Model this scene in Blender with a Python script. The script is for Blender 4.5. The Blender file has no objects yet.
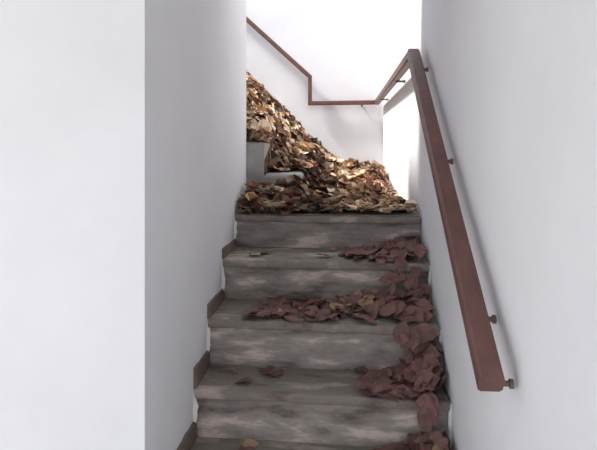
import bpy, bmesh, math, random
from mathutils import Vector, Matrix, noise

random.seed(11)
scene = bpy.context.scene
C = scene.collection
E = 1.753                                   # eye height above the hall floor

# ------------------------------------------------------------------ camera
cam_d = bpy.data.cameras.new('camera')
cam_d.sensor_width = 36.0
cam_d.lens = 36.0 * 584.0 / 597.0
cam_d.shift_y = (139.2 - 225.0) / 597.0
cam_d.clip_start = 0.02
cam = bpy.data.objects.new('camera', cam_d)
cam.location = (0, 0, E)
cam.rotation_euler = (math.pi / 2, 0, 0.0781)
C.objects.link(cam)
scene.camera = cam

# ------------------------------------------------------------------ light
world = bpy.data.worlds.new('overcast_sky')
scene.world = world
world.use_nodes = True
bg = world.node_tree.nodes['Background']
bg.inputs['Color'].default_value = (0.84, 0.905, 1.0, 1)
bg.inputs['Strength'].default_value = 1.0

sun_d = bpy.data.lights.new('sun', 'SUN')
sun_d.energy = 4.2
sun_d.color = (1.0, 0.96, 0.90)
sun_d.angle = math.radians(7)
sun = bpy.data.objects.new('sun', sun_d)
sun.location = (-6, 1, 9)
sun.rotation_euler = Vector((0.60, 0.13, -0.79)).to_track_quat('-Z', 'Y').to_euler()
C.objects.link(sun)

vs = scene.view_settings
vs.view_transform = 'Standard'
vs.look = 'None'
vs.gamma = 1.0
vs.use_curve_mapping = False
vs.exposure = 0.5

# ------------------------------------------------------------------ materials
def srgb(r, g, b):
    f = lambda c: (c / 255 / 12.92) if c / 255 <= 0.04045 else ((c / 255 + 0.055) / 1.055) ** 2.4
    return (f(r), f(g), f(b), 1.0)

def material(name, stops, scale=4.0, detail=6.0, rough=0.85, bump=0.0, bump_scale=60.0, stretch=(1, 1, 1), spec=0.3, distort=0.0):
    """noise -> colour ramp, plus fine relief from a second noise"""
    m = bpy.data.materials.new(name)
    m.use_nodes = True
    nt = m.node_tree
    b = nt.nodes['Principled BSDF']
    b.inputs['Roughness'].default_value = rough
    b.inputs['Specular IOR Level'].default_value = spec
    tc = nt.nodes.new('ShaderNodeTexCoord')
    mp = nt.nodes.new('ShaderNodeMapping')
    mp.inputs['Scale'].default_value = stretch
    nt.links.new(tc.outputs['Object'], mp.inputs['Vector'])
    n = nt.nodes.new('ShaderNodeTexNoise')
    n.inputs['Scale'].default_value = scale
    n.inputs['Detail'].default_value = detail
    n.inputs['Roughness'].default_value = 0.62
    n.inputs['Distortion'].default_value = distort
    nt.links.new(mp.outputs['Vector'], n.inputs['Vector'])
    r = nt.nodes.new('ShaderNodeValToRGB')
    el = r.color_ramp.elements
    while len(el) < len(stops):
        el.new(0.5)
    for e, (p, c) in zip(el, stops):
        e.position = p
        e.color = c
    nt.links.new(n.outputs['Fac'], r.inputs['Fac'])
    nt.links.new(r.outputs['Color'], b.inputs['Base Color'])
    if bump:
        n2 = nt.nodes.new('ShaderNodeTexNoise')
        n2.inputs['Scale'].default_value = bump_scale
        n2.inputs['Detail'].default_value = 5
        nt.links.new(tc.outputs['Object'], n2.inputs['Vector'])
        bp = nt.nodes.new('ShaderNodeBump')
        bp.inputs['Strength'].default_value = bump
        bp.inputs['Distance'].default_value = 0.01
        nt.links.new(n2.outputs['Fac'], bp.inputs['Height'])
        nt.links.new(bp.outputs['Normal'], b.inputs['Normal'])
    return m

M = {}
M['plaster'] = material('white_plaster', [(0.3, srgb(230, 230, 233)), (0.7, srgb(239, 239, 242))], 1.6, 5, 0.9, 0.16, 14, spec=0.15)
M['plaster_chip'] = material('fresh_plaster', [(0.3, srgb(232, 229, 226)), (0.7, srgb(245, 244, 242))], 9, 4, 0.9, 0.3, 70, spec=0.15)
M['ceiling'] = material('ceiling_plaster', [(0.3, srgb(222, 220, 220)), (0.7, srgb(234, 233, 233))], 2, 4, 0.9, 0.1, 40, spec=0.15)
M['tread'] = material('worn_tread', [(0.34, srgb(104, 92, 86)), (0.44, srgb(138, 128, 121)), (0.53, srgb(132, 129, 117)), (0.64, srgb(182, 167, 160))],
                      6.5, 9, 0.8, 0.6, 55, (0.6, 1.5, 1), distort=0.15)
M['riser'] = material('worn_riser', [(0.34, srgb(104, 97, 91)), (0.44, srgb(146, 136, 130)), (0.54, srgb(164, 156, 149)), (0.62, srgb(214, 196, 190))],
                      6.5, 11, 0.85, 0.6, 50, (0.55, 1, 1.9), distort=0.12)
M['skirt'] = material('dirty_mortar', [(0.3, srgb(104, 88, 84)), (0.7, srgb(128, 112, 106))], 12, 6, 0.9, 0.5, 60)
M['landing'] = material('landing_cement', [(0.3, srgb(150, 140, 128)), (0.5, srgb(190, 180, 166)), (0.7, srgb(214, 206, 196))], 5, 7, 0.85, 0.4, 50)
M['white_step'] = material('painted_step', [(0.3, srgb(150, 145, 140)), (0.6, srgb(176, 173, 170)), (0.75, srgb(196, 194, 192))], 6, 7, 0.8, 0.3, 50)
M['hall_floor'] = material('hall_cement', [(0.3, srgb(165, 160, 156)), (0.7, srgb(196, 192, 188))], 3, 7, 0.85, 0.3, 40)
M['rail'] = material('brown_rail_paint', [(0.3, srgb(94, 63, 57)), (0.6, srgb(110, 74, 66)), (0.75, srgb(124, 84, 74))], 14, 5, 0.42, 0.15, 50, (1, 0.3, 1), spec=0.5)
M['bracket'] = material('dark_bracket_metal', [(0.3, srgb(104, 90, 84)), (0.7, srgb(134, 120, 112))], 20, 4, 0.5, spec=0.5)
M['bracket'].node_tree.nodes['Principled BSDF'].inputs['Metallic'].default_value = 0.5
M['litter'] = material('leaf_mould', [(0.3, srgb(58, 42, 34)), (0.5, srgb(92, 68, 52)), (0.7, srgb(128, 98, 74))], 22, 8, 0.95, 0.9, 45)

LEAF = {   # key: (word, stops)
    'pale':  ('pale tan',     (srgb(226, 198, 168), srgb(242, 222, 198))),
    'gold':  ('golden tan',   (srgb(180, 140, 102), srgb(206, 168, 128))),
    'mid':   ('mid brown',    (srgb(128, 94, 74), srgb(156, 120, 96))),
    'red':   ('reddish brown', (srgb(122, 78, 64), srgb(146, 98, 80))),
    'dark':  ('dark brown',   (srgb(62, 46, 40), srgb(84, 64, 55))),
    'grey':  ('greyish brown', (srgb(146, 130, 108), srgb(172, 158, 134))),
    'wet':   ('dark red-brown', (srgb(118, 86, 81), srgb(140, 105, 99))),
    'wetd':  ('blackish brown', (srgb(104, 78, 73), srgb(122, 95, 89))),
    'wett':  ('dull ochre',   (srgb(158, 130, 104), srgb(178, 148, 118))),
}
for k, (w, (a, b_)) in LEAF.items():
    wet = k.startswith('wet')
    M['leaf_' + k] = material(w.replace(' ', '_').replace('-', '_') + '_leaf', [(0.3, a), (0.7, b_)], 28, 5, 0.75 if wet else 0.8, 0.3, 90, spec=0.25)

# ------------------------------------------------------------------ helpers
def link(name, me, mat=None, parent=None, kind=None, label=None, cat=None, group=None, loc=None):
    o = bpy.data.objects.new(name, me)
    C.objects.link(o)
    if mat is not None and me is not None and not me.materials:
        me.materials.append(mat)
    if parent is not None:
        o.parent = parent
    if loc is not None:
        o.location = loc
    for k, v in (('kind', kind), ('label', label), ('category', cat), ('group', group)):
        if v:
            o[k] = v
    return o

def bm_mesh(bm, name, smooth=False):
    bmesh.ops.recalc_face_normals(bm, faces=bm.faces[:])
    me = bpy.data.meshes.new(name)
    bm.to_mesh(me)
    bm.free()
    if smooth:
        for p in me.polygons:
            p.use_smooth = True
    return me

def box_bm(x0, x1, y0, y1, z0, z1, bevel=0.0, seg=2, only=None):
    bm = bmesh.new()
    bmesh.ops.create_cube(bm, size=1)
    for v in bm.verts:
        v.co = Vector(((x0 + x1) / 2 + v.co.x * (x1 - x0), (y0 + y1) / 2 + v.co.y * (y1 - y0), (z0 + z1) / 2 + v.co.z * (z1 - z0)))
    if bevel:
        es = [e for e in bm.edges if only is None or only(e)]
        bmesh.ops.bevel(bm, geom=es, offset=bevel, segments=seg, profile=0.5, affect='EDGES')
    return bm

def box(name, dims, mat, bevel=0.0, seg=2, only=None, **kw):
    return link(name, bm_mesh(box_bm(*dims, bevel=bevel, seg=seg, only=only), name), mat, **kw)

def slab(name, dims, mat, nx, ny, nz, amp, freq=6.0, bevel=0.006, tilt=0.0, **kw):
    """bevelled block whose faces are cut up and worn by noise"""
    bm = box_bm(*dims, bevel=bevel, seg=2)
    x0, x1, y0, y1, z0, z1 = dims
    for ax, n, a, b_ in ((0, nx, x0, x1), (1, ny, y0, y1), (2, nz, z0, z1)):
        for i in range(1, n):
            co = [0, 0, 0]
            co[ax] = a + (b_ - a) * i / n
            no = [0, 0, 0]
            no[ax] = 1
            bmesh.ops.bisect_plane(bm, geom=bm.verts[:] + bm.edges[:] + bm.faces[:], plane_co=co, plane_no=no)
    for v in bm.verts:
        q = v.co * freq
        d = noise.noise_vector(q) * amp + noise.noise_vector(q * 4.1) * amp * 0.35
        d.x *= 0.2 if (abs(v.co.x - x0) < 0.01 or abs(v.co.x - x1) < 0.01) else 1
        v.co += d
        v.co.z += tilt * (x1 - v.co.x) / (x1 - x0)
    return link(name, bm_mesh(bm, name, True), mat, **kw)

# ------------------------------------------------------------------ setting
XL, XR = -0.575, 0.395
ZL = E - 0.395                              # landing level
CEIL = E + 1.12
TERR = E + 1.30
YB = 6.0                                    # back wall

box('ground', (-14, 12, -16, 14, -0.3, -0.12), M['hall_floor'], kind='structure', label='grey cement yard around the building')
box('floor', (-3.2, XR, -2.5, 3.0, -0.12, 0.0), M['hall_floor'], kind='structure', label='grey cement floor at the foot of the stairs')
vert = lambda e: abs(e.verts[0].co.z - e.verts[1].co.z) > 0.5
far_v = lambda e: vert(e) and e.verts[0].co.y > 2 and e.verts[0].co.x > -2
wall_left = box('wall_left', (-3.4, XL, 1.648, 3.44, 0.0, CEIL), M['plaster'], 0.035, 5, far_v,
                kind='structure', label='white plastered wall mass left of the stairs with a bright front face')
box('wall_right', (XR, XR + 0.25, -2.5, YB + 0.2, 0.0, E + 2.2), M['plaster'], kind='structure',
    label='white plastered wall right of the stairs carrying the handrail')
box('wall_back', (-3.2, XR, YB, YB + 0.2, 0.0, E + 2.6), M['plaster'], kind='structure',
    label='bright white wall behind the landing and upper steps')
box('ceiling', (-3.4, XR, -0.75, 2.94, CEIL, TERR), M['ceiling'], kind='structure', label='plaster ceiling slab over the lower stairs, with unseen roof added to shade the hall')  # hall part is an added out-of-view roof, sized to dim the near side
box('landing', (XL, XR, 3.06, YB, ZL - 0.16, ZL), M['landing'], kind='structure', label='cement landing at the turn of the stairs')

# ------------------------------------------------------------------ lower stairs
NY = [3.02, 2.712, 2.415, 2.19, 1.93, 1.67, 1.41]
TILT = [0.004, 0.006, 0.014, 0.016, 0.016, 0.012, 0.0]   # old treads sag towards the right wall
NZ = [-0.398, -0.572, -0.770, -0.970, -1.164, -1.363, -1.558]
stairs = link('staircase', None, label='worn brown-grey stairs rising between white walls to the landing', cat='stairs', loc=(0, 0, 0))
TH = 0.036
for k in range(7):
    z = E + NZ[k]
    yb = (NY[k - 1] + 0.058) if k else 3.058
    slab('tread', (XL + 0.003, XR - 0.003, NY[k], yb, z - TH, z), M['tread'], 26, 5, 1, 0.0035, 7, 0.007, tilt=TILT[k], parent=stairs)
    zb = (E + NZ[k + 1]) if k < 6 else 0.0
    slab('riser', (XL + 0.003, XR - 0.003, NY[k] + 0.028, NY[k] + 0.062, zb - 0.012, z - TH + 0.002), M['riser'], 26, 1, 5, 0.003, 8, 0.003, tilt=TILT[k], parent=stairs)
# dirty mortar wedge where each tread meets the left wall
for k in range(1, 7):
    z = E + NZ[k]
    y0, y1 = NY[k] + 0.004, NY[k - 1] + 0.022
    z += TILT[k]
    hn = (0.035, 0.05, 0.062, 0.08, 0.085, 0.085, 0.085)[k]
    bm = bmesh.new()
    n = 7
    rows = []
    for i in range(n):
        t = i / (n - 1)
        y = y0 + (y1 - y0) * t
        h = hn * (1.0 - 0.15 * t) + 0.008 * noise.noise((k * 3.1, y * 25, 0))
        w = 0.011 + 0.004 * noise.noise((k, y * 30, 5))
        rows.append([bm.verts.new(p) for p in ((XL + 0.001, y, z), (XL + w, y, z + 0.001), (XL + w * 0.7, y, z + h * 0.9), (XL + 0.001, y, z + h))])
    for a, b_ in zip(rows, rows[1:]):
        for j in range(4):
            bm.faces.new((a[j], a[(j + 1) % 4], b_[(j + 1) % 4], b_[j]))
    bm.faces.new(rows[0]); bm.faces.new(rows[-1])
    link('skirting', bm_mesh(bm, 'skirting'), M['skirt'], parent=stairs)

# ragged slivers of fresh plaster where the walls meet the risers
def chip(parent, x, sx, y, z0, z1, seed, w=0.016):
    bm = bmesh.new()
    n = 9
    rows = []
    for i in range(n):
        t = i / (n - 1)
        z = z0 + (z1 - z0) * t
        ww = w * (0.25 + 0.9 * abs(noise.noise((seed, z * 28, 1.7)))) * math.sin(math.pi * (0.08 + 0.84 * t)) + 0.003
        yy = y + 0.004 * noise.noise((seed, z * 40, 4))
        rows.append([bm.verts.new(p) for p in ((x, yy - 0.012, z), (x + sx * ww, yy - 0.004, z), (x + sx * ww * 0.8, yy + 0.012, z), (x, yy + 0.014, z))])
    for a, b_ in zip(rows, rows[1:]):
        for j in range(4):
            bm.faces.new((a[j], a[(j + 1) % 4], b_[(j + 1) % 4], b_[j]))
    bm.faces.new(rows[0]); bm.faces.new(rows[-1])
    return link('plaster_chip', bm_mesh(bm, 'plaster_chip'), M['plaster_chip'], parent=parent)
for k in range(0, 5):
    chip(wall_left, XL, 1, NY[k] + 0.012, E + NZ[k + 1] + 0.03, E + NZ[k] + TILT[k] - 0.005, k + 0.3, 0.022)
wr = bpy.data.objects['wall_right']
for k in (1, 2, 3, 4):
    chip(wr, XR, -1, NY[k] + 0.01, E + NZ[k + 1] + 0.02, E + NZ[k] - 0.01, k + 9.3, 0.018)

# ------------------------------------------------------------------ upper stairs
UX, UT, UR, UY = -0.252, 0.222, 0.19, 3.445
up = link('staircase', None, label='white painted upper stairs turning left from the landing under leaves', cat='stairs', loc=(0, 0, 0))
for k in range(1, 9):
    x1 = UX - (k - 1) * UT
    top = ZL + k * UR
    def ro(e, top=top): return all(v.co.z > top - 0.01 for v in e.verts)
    bm = box_bm(x1 - UT, x1, UY, YB - 0.002, top - UR, top, 0.022, 4, ro)
    link('step', bm_mesh(bm, 'step', False), M['white_step'], parent=up)
    if k > 1:
        link('step_base', bm_mesh(box_bm(x1 - UT, x1, UY + 0.004, YB - 0.002, ZL, top - UR), 'step_base'), M['white_step'], parent=up)
xt = UX - 8 * UT
box('terrace', (-3.2, xt, UY, YB, ZL - 0.2, ZL + 9 * UR), M['landing'], kind='structure', label='cement terrace at the top of the upper stairs')

# ------------------------------------------------------------------ handrail
rail = link('handrail', None, label='brown wooden handrail running up the right wall and around the landing', cat='handrail', loc=(0, 0, 0))
RP = [Vector(p) for p in ((0.330, 1.345, E - 0.553), (0.330, 2.83, E + 0.408), (0.330, YB - 0.06, E + 0.372),
                          (-0.348, YB - 0.06, E + 0.366), (-0.348, YB - 0.06, E + 0.635), (-1.72, YB - 0.06, E + 0.635 + 1.372 * 0.915))]
RW, RH = 0.050, 0.052
dirs = [(b_ - a).normalized() for a, b_ in zip(RP, RP[1:])]
wall_n = [Vector((-1, 0, 0)), Vector((-1, 0, 0)), Vector((0, -1, 0)), Vector((0, -1, 0)), Vector((0, -1, 0))]
def seg_ring(i, p, plane_n, w, h):
    d, n = dirs[i], wall_n[i]
    u = n.cross(d).normalized()
    ring = []
    c = 0.007
    for a, b_ in ((-w / 2 + c, -h / 2), (w / 2 - c, -h / 2), (w / 2, -h / 2 + c), (w / 2, h / 2 - c), (w / 2 - c, h / 2), (-w / 2 + c, h / 2), (-w / 2, h / 2 - c), (-w / 2, -h / 2 + c)):
        q = p + n * a + u * b_
        t = (p - q).dot(plane_n) / d.dot(plane_n)
        ring.append(q + d * t)
    return ring
for i in range(5):
    a, b_ = RP[i], RP[i + 1]
    n0 = Vector((0, 0.25, 1)).normalized() if i == 0 else (dirs[i - 1] + dirs[i]).normalized()
    n1 = dirs[i] if i == 4 else (dirs[i] + dirs[i + 1]).normalized()
    w, h = ((0.056, 0.050), (0.048, 0.050), (0.040, 0.044), (0.040, 0.040), (0.040, 0.044))[i]
    if i == 0:
        n0 = dirs[0]
    r0, r1 = seg_ring(i, a, n0, w, h), seg_ring(i, b_, n1, w, h)
    bm = bmesh.new()
    v0 = [bm.verts.new(p) for p in r0]
    v1 = [bm.verts.new(p) for p in r1]
    for j in range(8):
        bm.faces.new((v0[j], v0[(j + 1) % 8], v1[(j + 1) % 8], v1[j]))
    bm.faces.new(v0); bm.faces.new(v1)
    link('rail', bm_mesh(bm, 'rail'), M['rail'], parent=rail)

def rod_bm(bm, a, b_, r, n=8):
    d = (b_ - a).normalized()
    x = d.orthogonal().normalized()
    y = d.cross(x)
    R = []
    for p in (a, b_):
        R.append([bm.verts.new(p + (x * math.cos(2 * math.pi * i / n) + y * math.sin(2 * math.pi * i / n)) * r) for i in range(n)])
    for i in range(n):
        bm.faces.new((R[0][i], R[0][(i + 1) % n], R[1][(i + 1) % n], R[1][i]))
    bm.faces.new(R[0]); bm.faces.new(R[1])
def bracket(p, n, hh):
    """arm from under the rail bending back to a round plate on the wall"""
    bm = bmesh.new()
    dist = 0.058
    a = p + Vector((0, 0, -hh))
    e = a + Vector((0, 0, -0.010))
    rod_bm(bm, a + Vector((0, 0, 0.004)), e, 0.007)
    rod_bm(bm, e + n * 0.004, e - n * (dist - 0.006), 0.007)
    rod_bm(bm, e - n * (dist - 0.010), e - n * (dist - 0.001), 0.011, 12)
    link('bracket', bm_mesh(bm, 'bracket'), M['bracket'], parent=rail)
def on_low(y): return RP[0].lerp(RP[1], (y - RP[0].y) / (RP[1].y - RP[0].y))
for y in (1.375, 1.53, 2.12, 2.74):
    bracket(on_low(y), wall_n[0], 0.018)
for y in (3.75, 5.2):
    bracket(RP[1].lerp(RP[2], (y - RP[1].y) / (RP[2].y - RP[1].y)), wall_n[1], 0.02)
for x in (0.18,):
    bracket(Vector((x, YB - 0.06, E + 0.37)), wall_n[2], 0.018)
bracket(RP[4].lerp(RP[5], 0.55), wall_n[4], 0.026)

# ------------------------------------------------------------------ leaves
def sstep(a, b_, x):
    t = min(1, max(0, (x - a) / (b_ - a)))
    return t * t * (3 - 2 * t)
PROF = [(-1.9, 1.45), (-1.0, 0.63), (-0.57, 0.22), (-0.34, -0.03), (-0.14, -0.20), (0.01, -0.285), (0.3, -0.30), (0.388, -0.33)]
def prof(x):
    for (xa, za), (xb, zb) in zip(PROF, PROF[1:]):
        if x <= xb:
            return za + (zb - za) * (x - xa) / (xb - xa)
    return PROF[-1][1]
def heap(x, y):
    """height of the leaf heap (relative to the eye) and of the ground under it"""
    bump = 0.035 * noise.noise((x * 3.3, y * 2.6, 0.4)) + 0.022 * noise.noise((x * 8, y * 7, 3.1))
    if x < UX and y > UY:
        k = int((UX - x) / UT) + 1
        g = -0.395 + UR * min(k, 9)
        near = g + (0.0 if k == 1 else 0.09 * sstep(3.38, 3.62, y) + 0.01)
        f = sstep((3.44 if x < -0.385 else 3.62) if k == 1 else 3.38, 4.3, y)
        h = near + (prof(x) - near) * f + bump * max(f, 0.3 if k > 1 else 0)
        return max(g, h), g
    g = -0.395
    f = sstep(2.99, 4.05, y)
    h = g + 0.012 + f * (prof(x) - g) + bump * f * 1.3
    h -= 0.10 * math.exp(-((x + 0.16) / 0.09) ** 2) * f * (1 - sstep(4.2, 5.5, y))
    if x < UX + 0.05 and y < UY:
        hl = g + 0.015 + 0.105 * sstep(3.0, 3.36, y) + bump * 0.5
        h = hl + (h - hl) * sstep(UX - 0.03, UX + 0.05, x)
    edge = sstep(-0.06, 0.0, x - 0.073 * y) * sstep(3.22, 3.40, y)
    h = h + (g - 0.01 - h) * edge
    return h, g

# the matted litter under the loose leaves
bm = bmesh.new()
nx, ny = 96, 110
grid = []
for i in range(nx + 1):
    col = []
    x = -1.66 + (XR - 0.004 + 1.66) * i / nx
    for j in range(ny + 1):
        y = 3.08 + (YB - 0.006 - 3.08) * j / ny
        hh, g = heap(x, y)
        z = hh - 0.022 if hh > g + 0.03 else g - 0.012
        z += 0.012 * noise.noise((x * 30, y * 30, 7.7)) if hh > g + 0.04 else 0
        if x < XL + 0.005 and y < UY + 0.02:
            z = None
        col.append(None if z is None else bm.verts.new((x, y, E + z)))
    grid.append(col)
for i in range(nx):
    for j in range(ny):
        q = (grid[i][j], grid[i + 1][j], grid[i + 1][j + 1], grid[i][j + 1])
        if all(q):
            zs = [v.co.z for v in q]
            if q[0].co.y < UY <= q[2].co.y and q[0].co.x < UX + 0.03 and max(zs) - min(zs) > 0.05:
                continue                     # the open side of the steps stays bare
            bm.faces.new(q)
link('leaf_mould', bm_mesh(bm, 'leaf_mould', True), M['litter'], kind='stuff',
     label='matted brown leaf mould packed under the dry leaf heap', cat='leaf litter')

# leaf blades: ovate, folded along the midrib and curled, with a stalk
def leaf_shape(seed, flat=1.0):
    rnd = random.Random(seed)
    n = 6
    fold = rnd.uniform(0.1, 0.75) * flat
    curl = rnd.uniform(-1.6, 1.9) * flat
    side = rnd.uniform(-0.5, 0.5)
    wid = rnd.uniform(0.26, 0.40)
    mode = seed % 3
    V, F = [], []
    for i in range(n):
        t = i / (n - 1)
        w = wid * (math.sin(math.pi * t ** 0.8)) ** 0.8 if 0 < i < n - 1 else 0.012
        if mode == 2 and i in (2, 4):
            w *= 0.72                           # lobed outline
        ang = curl * (t - 0.5)
        s = t - 0.5
        cx = (math.sin(ang) / curl) if abs(curl) > 0.05 else s
        cz = ((1 - math.cos(ang)) / curl) if abs(curl) > 0.05 else 0
        tw = side * (t - 0.5)
        fl = fold + rnd.uniform(-0.25, 0.25)
        fr = fold + rnd.uniform(-0.25, 0.25)
        V += [(cx, -w * math.cos(fl + tw), cz + w * math.sin(fl + tw)), (cx, 0, cz), (cx, w * math.cos(fr - tw), cz + w * math.sin(fr - tw))]
    for i in range(n - 1):
        a, b_ = 3 * i, 3 * (i + 1)
        F += [(a, a + 1, b_ + 1, b_), (a + 1, a + 2, b_ + 2, b_ + 1)]
    p = Vector(V[1]); q = Vector(V[4])
    d = (p - q).normalized()
    m = len(V)
    e = p + d * 0.22 + Vector((0, rnd.uniform(-0.05, 0.05), 0))
    V += [tuple(p + Vector((0, 0.012, 0))), tuple(p + Vector((0, -0.012, 0))), tuple(e)]
    F += [(m, m + 1, m + 2)]
    return V, F
NS = 12
def inside(v, p):
    v.x = min(v.x, XR - 0.003)
    v.y = min(v.y, YB - 0.004)
    if v.y < UY and v.x < XL + 0.003:
        if p.y > UY:
            v.y = UY + 0.002
        else:
            v.x = XL + 0.003
    return v
def settle(p, R, s, sh):
    """slide a leaf off the walls it would poke into"""
    W = [p + R @ (Vector(v) * s) for v in SHAPES[sh][0]]
    q = p.copy()
    q.x -= max(0, max(w.x for w in W) - (XR - 0.003))
    q.y -= max(0, max(w.y for w in W) - (YB - 0.004))
    if p.y < UY:
        q.x += max(0, XL + 0.003 - min(w.x for w in W))
    return q
SHAPES = [leaf_shape(s) for s in range(NS)] + [leaf_shape(s + 40, 0.45) for s in range(NS)]   # crisp dry ones, then limp flat ones
leaf_mesh = {}
def get_leaf_mesh(s, c):
    if (s, c) not in leaf_mesh:
        me = bpy.data.meshes.new('leaf')
        me.from_pydata(SHAPES[s][0], [], SHAPES[s][1])
        me.materials.append(M['leaf_' + c])
        leaf_mesh[(s, c)] = me
    return leaf_mesh[(s, c)]

def orient(nrm, tilt, rnd):
    n = (nrm + Vector((rnd.gauss(0, tilt), rnd.gauss(0, tilt), 0))).normalized()
    q = n.to_track_quat('Z', 'Y').to_matrix()
    return q @ Matrix.Rotation(rnd.uniform(0, 2 * math.pi), 3, 'Z')

def join_leaves(name, leaves, keys, label, parent=None):
    V, F, MI = [], [], []
    for (p, R, s, sh, c) in leaves:
        o = len(V)
        V += [tuple(inside(p + R @ (Vector(v) * s), p)) for v in SHAPES[sh][0]]
        F += [tuple(o + i for i in f) for f in SHAPES[sh][1]]
        MI += [keys.index(c)] * len(SHAPES[sh][1])
    me = bpy.data.meshes.new(name)
    me.from_pydata(V, [], F)
    for k in keys:
        me.materials.append(M['leaf_' + k])
    me.polygons.foreach_set('material_index', MI)
    return link(name, me, kind='stuff', label=label, cat='leaves')

rnd = random.Random(5)
DRY = ['pale', 'gold', 'mid', 'red', 'dark', 'grey']
dry = []
tries = 0
while len(dry) < 3600 and tries < 40000:
    tries += 1
    x = rnd.uniform(-1.45, XR - 0.03)
    y = 3.04 + (YB - 0.05 - 3.04) * rnd.random() ** 1.25
    if x < XL + 0.03 and y < UY + 0.05:
        continue
    if x < y * -0.178 - 0.12:                # behind the end of the left wall
        continue
    h, g = heap(x, y)
    thin = h - g
    if thin < 0.008 and rnd.random() > (0.04 if x < UX else 0.10):
        continue
    e = 0.02
    gx = (heap(x + e, y)[0] - heap(x - e, y)[0]) / (2 * e)
    gy = (heap(x, y + e)[0] - heap(x, y - e)[0]) / (2 * e)
    gx = max(-1.4, min(1.4, gx)); gy = max(-1.4, min(1.4, gy))
    up_ = rnd.random()
    z = max(h, g) + (-0.02 + 0.05 * up_ if thin > 0.02 else 0.012 + 0.012 * up_)
    s = rnd.uniform(0.07, 0.145) * (0.8 if thin < 0.02 else 1)
    patch = noise.noise((x * 2.2, y * 1.6, 9.0))
    w = [1.0, 1.1, 1.3, 0.7, 1.6, 0.7]
    if patch < -0.08:
        w = [0.25, 0.5, 1.1, 0.6, 3.0, 0.9]
    elif patch > 0.15:
        w = [2.0, 1.3, 1.0, 0.5, 0.7, 0.5]
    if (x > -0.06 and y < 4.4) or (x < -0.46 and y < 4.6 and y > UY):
        w = [2.4, 1.5, 0.9, 0.45, 0.5, 0.4] if patch > -0.2 else [1.0, 1, 1, 0.6, 1.2, 0.5]  # paler leaf mix stands in for light on the front slopes
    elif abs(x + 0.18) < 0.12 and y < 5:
        w = [0.15, 0.3, 0.9, 0.5, 3.2, 0.8]  # darker mix puts the valley's shade into the leaf colours
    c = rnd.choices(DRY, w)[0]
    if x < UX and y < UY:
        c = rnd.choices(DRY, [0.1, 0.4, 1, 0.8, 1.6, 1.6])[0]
    R = orient(Vector((-gx, -gy, 1)), (0.2 if (x < UX and y < UY) else 0.42) if thin > 0.02 else 0.16, rnd)
    p = Vector((min(x, XR - 0.045), min(y, YB - 0.05), E + z))
    if x < UX + 0.04 and y < UY:
        p.y = min(p.y, UY - 0.03)
        p.z = min(p.z, ZL + 0.115 + (0.025 if x > -0.36 else 0))
    dry.append((p, R, s, rnd.randrange(NS), c, up_ * s / (y * y) ** 0.5))
for i in range(46):
    x = rnd.uniform(-0.60, -0.47); t = rnd.random()
    dry.append((Vector((x, UY + 0.03 + 0.10 * t, E - 0.395 + 2 * UR + 0.012 + 0.06 * t)), orient(Vector((0.1, -0.5, 1)), 0.35, rnd),
                rnd.uniform(0.06, 0.11), rnd.randrange(NS), rnd.choices(DRY, [2, 1.6, 1, 0.5, 0.5, 0.5])[0], rnd.random() * 0.03))
dry.sort(key=lambda l: -l[5])
def zone(p):
    side = 'left part' if p.x < -0.2 else ('right part' if p.x > 0.1 else 'middle')
    if p.x < UX and p.y < UY:
        return 'piled against the side of the lowest white upper step'
    if p.x < UX:
        return 'in the heap climbing the upper stairs, ' + ('close to the wall end' if p.y < 4.2 else 'towards the back wall')
    if p.y < 3.35:
        return 'by the front edge of the landing, ' + side
    if p.y < 4.2:
        return 'on the front slope of the landing heap, ' + side
    return 'in the landing heap near the back wall, ' + side
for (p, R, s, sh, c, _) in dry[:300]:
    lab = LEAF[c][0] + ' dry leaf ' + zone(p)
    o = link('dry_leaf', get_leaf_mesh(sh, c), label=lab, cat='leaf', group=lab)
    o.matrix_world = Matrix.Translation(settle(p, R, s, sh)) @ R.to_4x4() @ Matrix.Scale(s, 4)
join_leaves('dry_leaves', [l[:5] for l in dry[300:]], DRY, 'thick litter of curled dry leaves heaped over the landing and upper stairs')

# dark leaves swept against the right wall of the lower stairs
WET = ['wet', 'wetd', 'wett']
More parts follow.
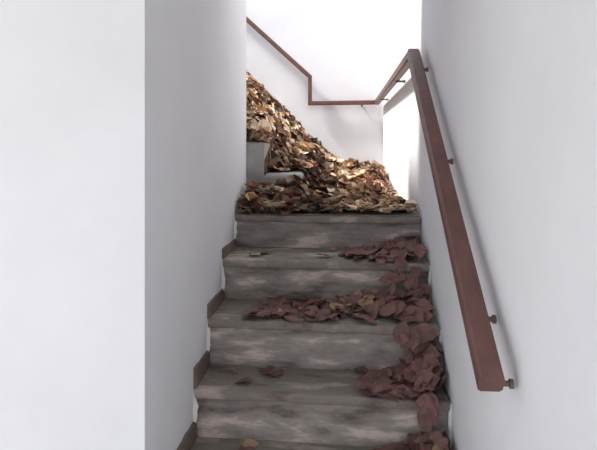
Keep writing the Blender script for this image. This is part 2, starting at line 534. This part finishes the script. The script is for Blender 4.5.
# tread index, x0, x1, density near wall, height against the wall, count
CL = [(1, 0.00, XR, 0.075, 70), (2, -0.42, XR, 0.085, 130), (3, 0.06, XR, 0.15, 120), (4, 0.05, XR, 0.10, 80)]
wet = []
for (k, x0, x1, hw, cnt) in CL:
    for i in range(cnt):
        t = rnd.random() ** (0.55 if k != 2 else 0.75)
        x = x0 + (x1 - 0.035 - x0) * t
        v = rnd.random() ** 1.3
        y = NY[k] + 0.012 + (NY[k - 1] - NY[k] - 0.03) * (1 - v)
        wl = sstep(0.35, 1.0, (x - x0) / (x1 - x0))
        hgt = hw * wl * (0.45 + 0.55 * (1 - v))
        z = NZ[k] + TILT[k] * (XR - x) / (XR - XL) + 0.016 + hgt * rnd.random() ** 0.6
        s = rnd.uniform(0.075, 0.125)
        c = rnd.choices(WET, [2.4, 1.6, 0.12])[0]
        if k == 2 and -0.12 < x < 0.14 and v < 0.6:
            c = rnd.choices(WET, [1, 0.6, 1.3])[0]
        R = orient(Vector((-0.8 * wl * hw / 0.1 * 0.6, -0.5 * wl, 1)), 0.16 + 0.25 * wl, rnd)
        wet.append((Vector((x, y, E + z)), R, s, NS + rnd.randrange(NS), c, k))
    # spill over the nosing at the wall
    for i in range({1: 14, 2: 18, 3: 6}.get(k, 0)):
        t = rnd.random()
        x = XR - 0.04 - {1: 0.17, 2: 0.13, 3: 0.07}[k] * rnd.random()
        z = NZ[k] + 0.01 - t * (NZ[k] - NZ[k + 1] - 0.05)
        y = NY[k] - 0.010 - 0.035 * t
        R = orient(Vector((-0.3, -1.2, 0.6)), 0.25, rnd)
        wet.append((Vector((x, y, E + z)), R, rnd.uniform(0.06, 0.095), NS + rnd.randrange(NS), rnd.choice(WET[:2]), k))
for i in range(16):                          # a few strays elsewhere
    k = rnd.choice((1, 2, 2, 3, 3, 4))
    x = rnd.uniform(-0.5, 0.1)
    y = rnd.uniform(NY[k] + 0.05, NY[k - 1] - 0.02)
    wet.append((Vector((x, y, E + NZ[k] + TILT[k] * (XR - x) / (XR - XL) + 0.012)), orient(Vector((0, 0, 1)), 0.1, rnd), rnd.uniform(0.05, 0.085), NS + rnd.randrange(NS), rnd.choice(WET), k))
ORD = {1: 'first', 2: 'second', 3: 'third', 4: 'fourth'}
def wet_key(l): return -(l[2] / l[0].y) - 3.0 * (l[0].z - E - NZ[l[5]])
wet.sort(key=wet_key)
for (p, R, s, sh, c, k) in wet[:300]:
    lab = '%s dead leaf on the %s tread below landing, %s %s' % (LEAF[c][0], ORD[k], 'against right wall' if p.x > 0.24 else ('right of centre' if p.x > 0.06 else ('at mid width' if p.x > -0.16 else 'towards left wall')), 'near nosing' if p.y < (NY[k] + NY[k - 1]) / 2 else 'near riser')
    o = link('dead_leaf', get_leaf_mesh(sh, c), label=lab, cat='leaf', group=lab)
    o.matrix_world = Matrix.Translation(settle(p, R, s, sh)) @ R.to_4x4() @ Matrix.Scale(s, 4)
if len(wet) > 300:
    join_leaves('dead_leaves', [l[:5] for l in wet[300:]], WET, 'loose layer of dark dead leaves swept along the lower stair treads')
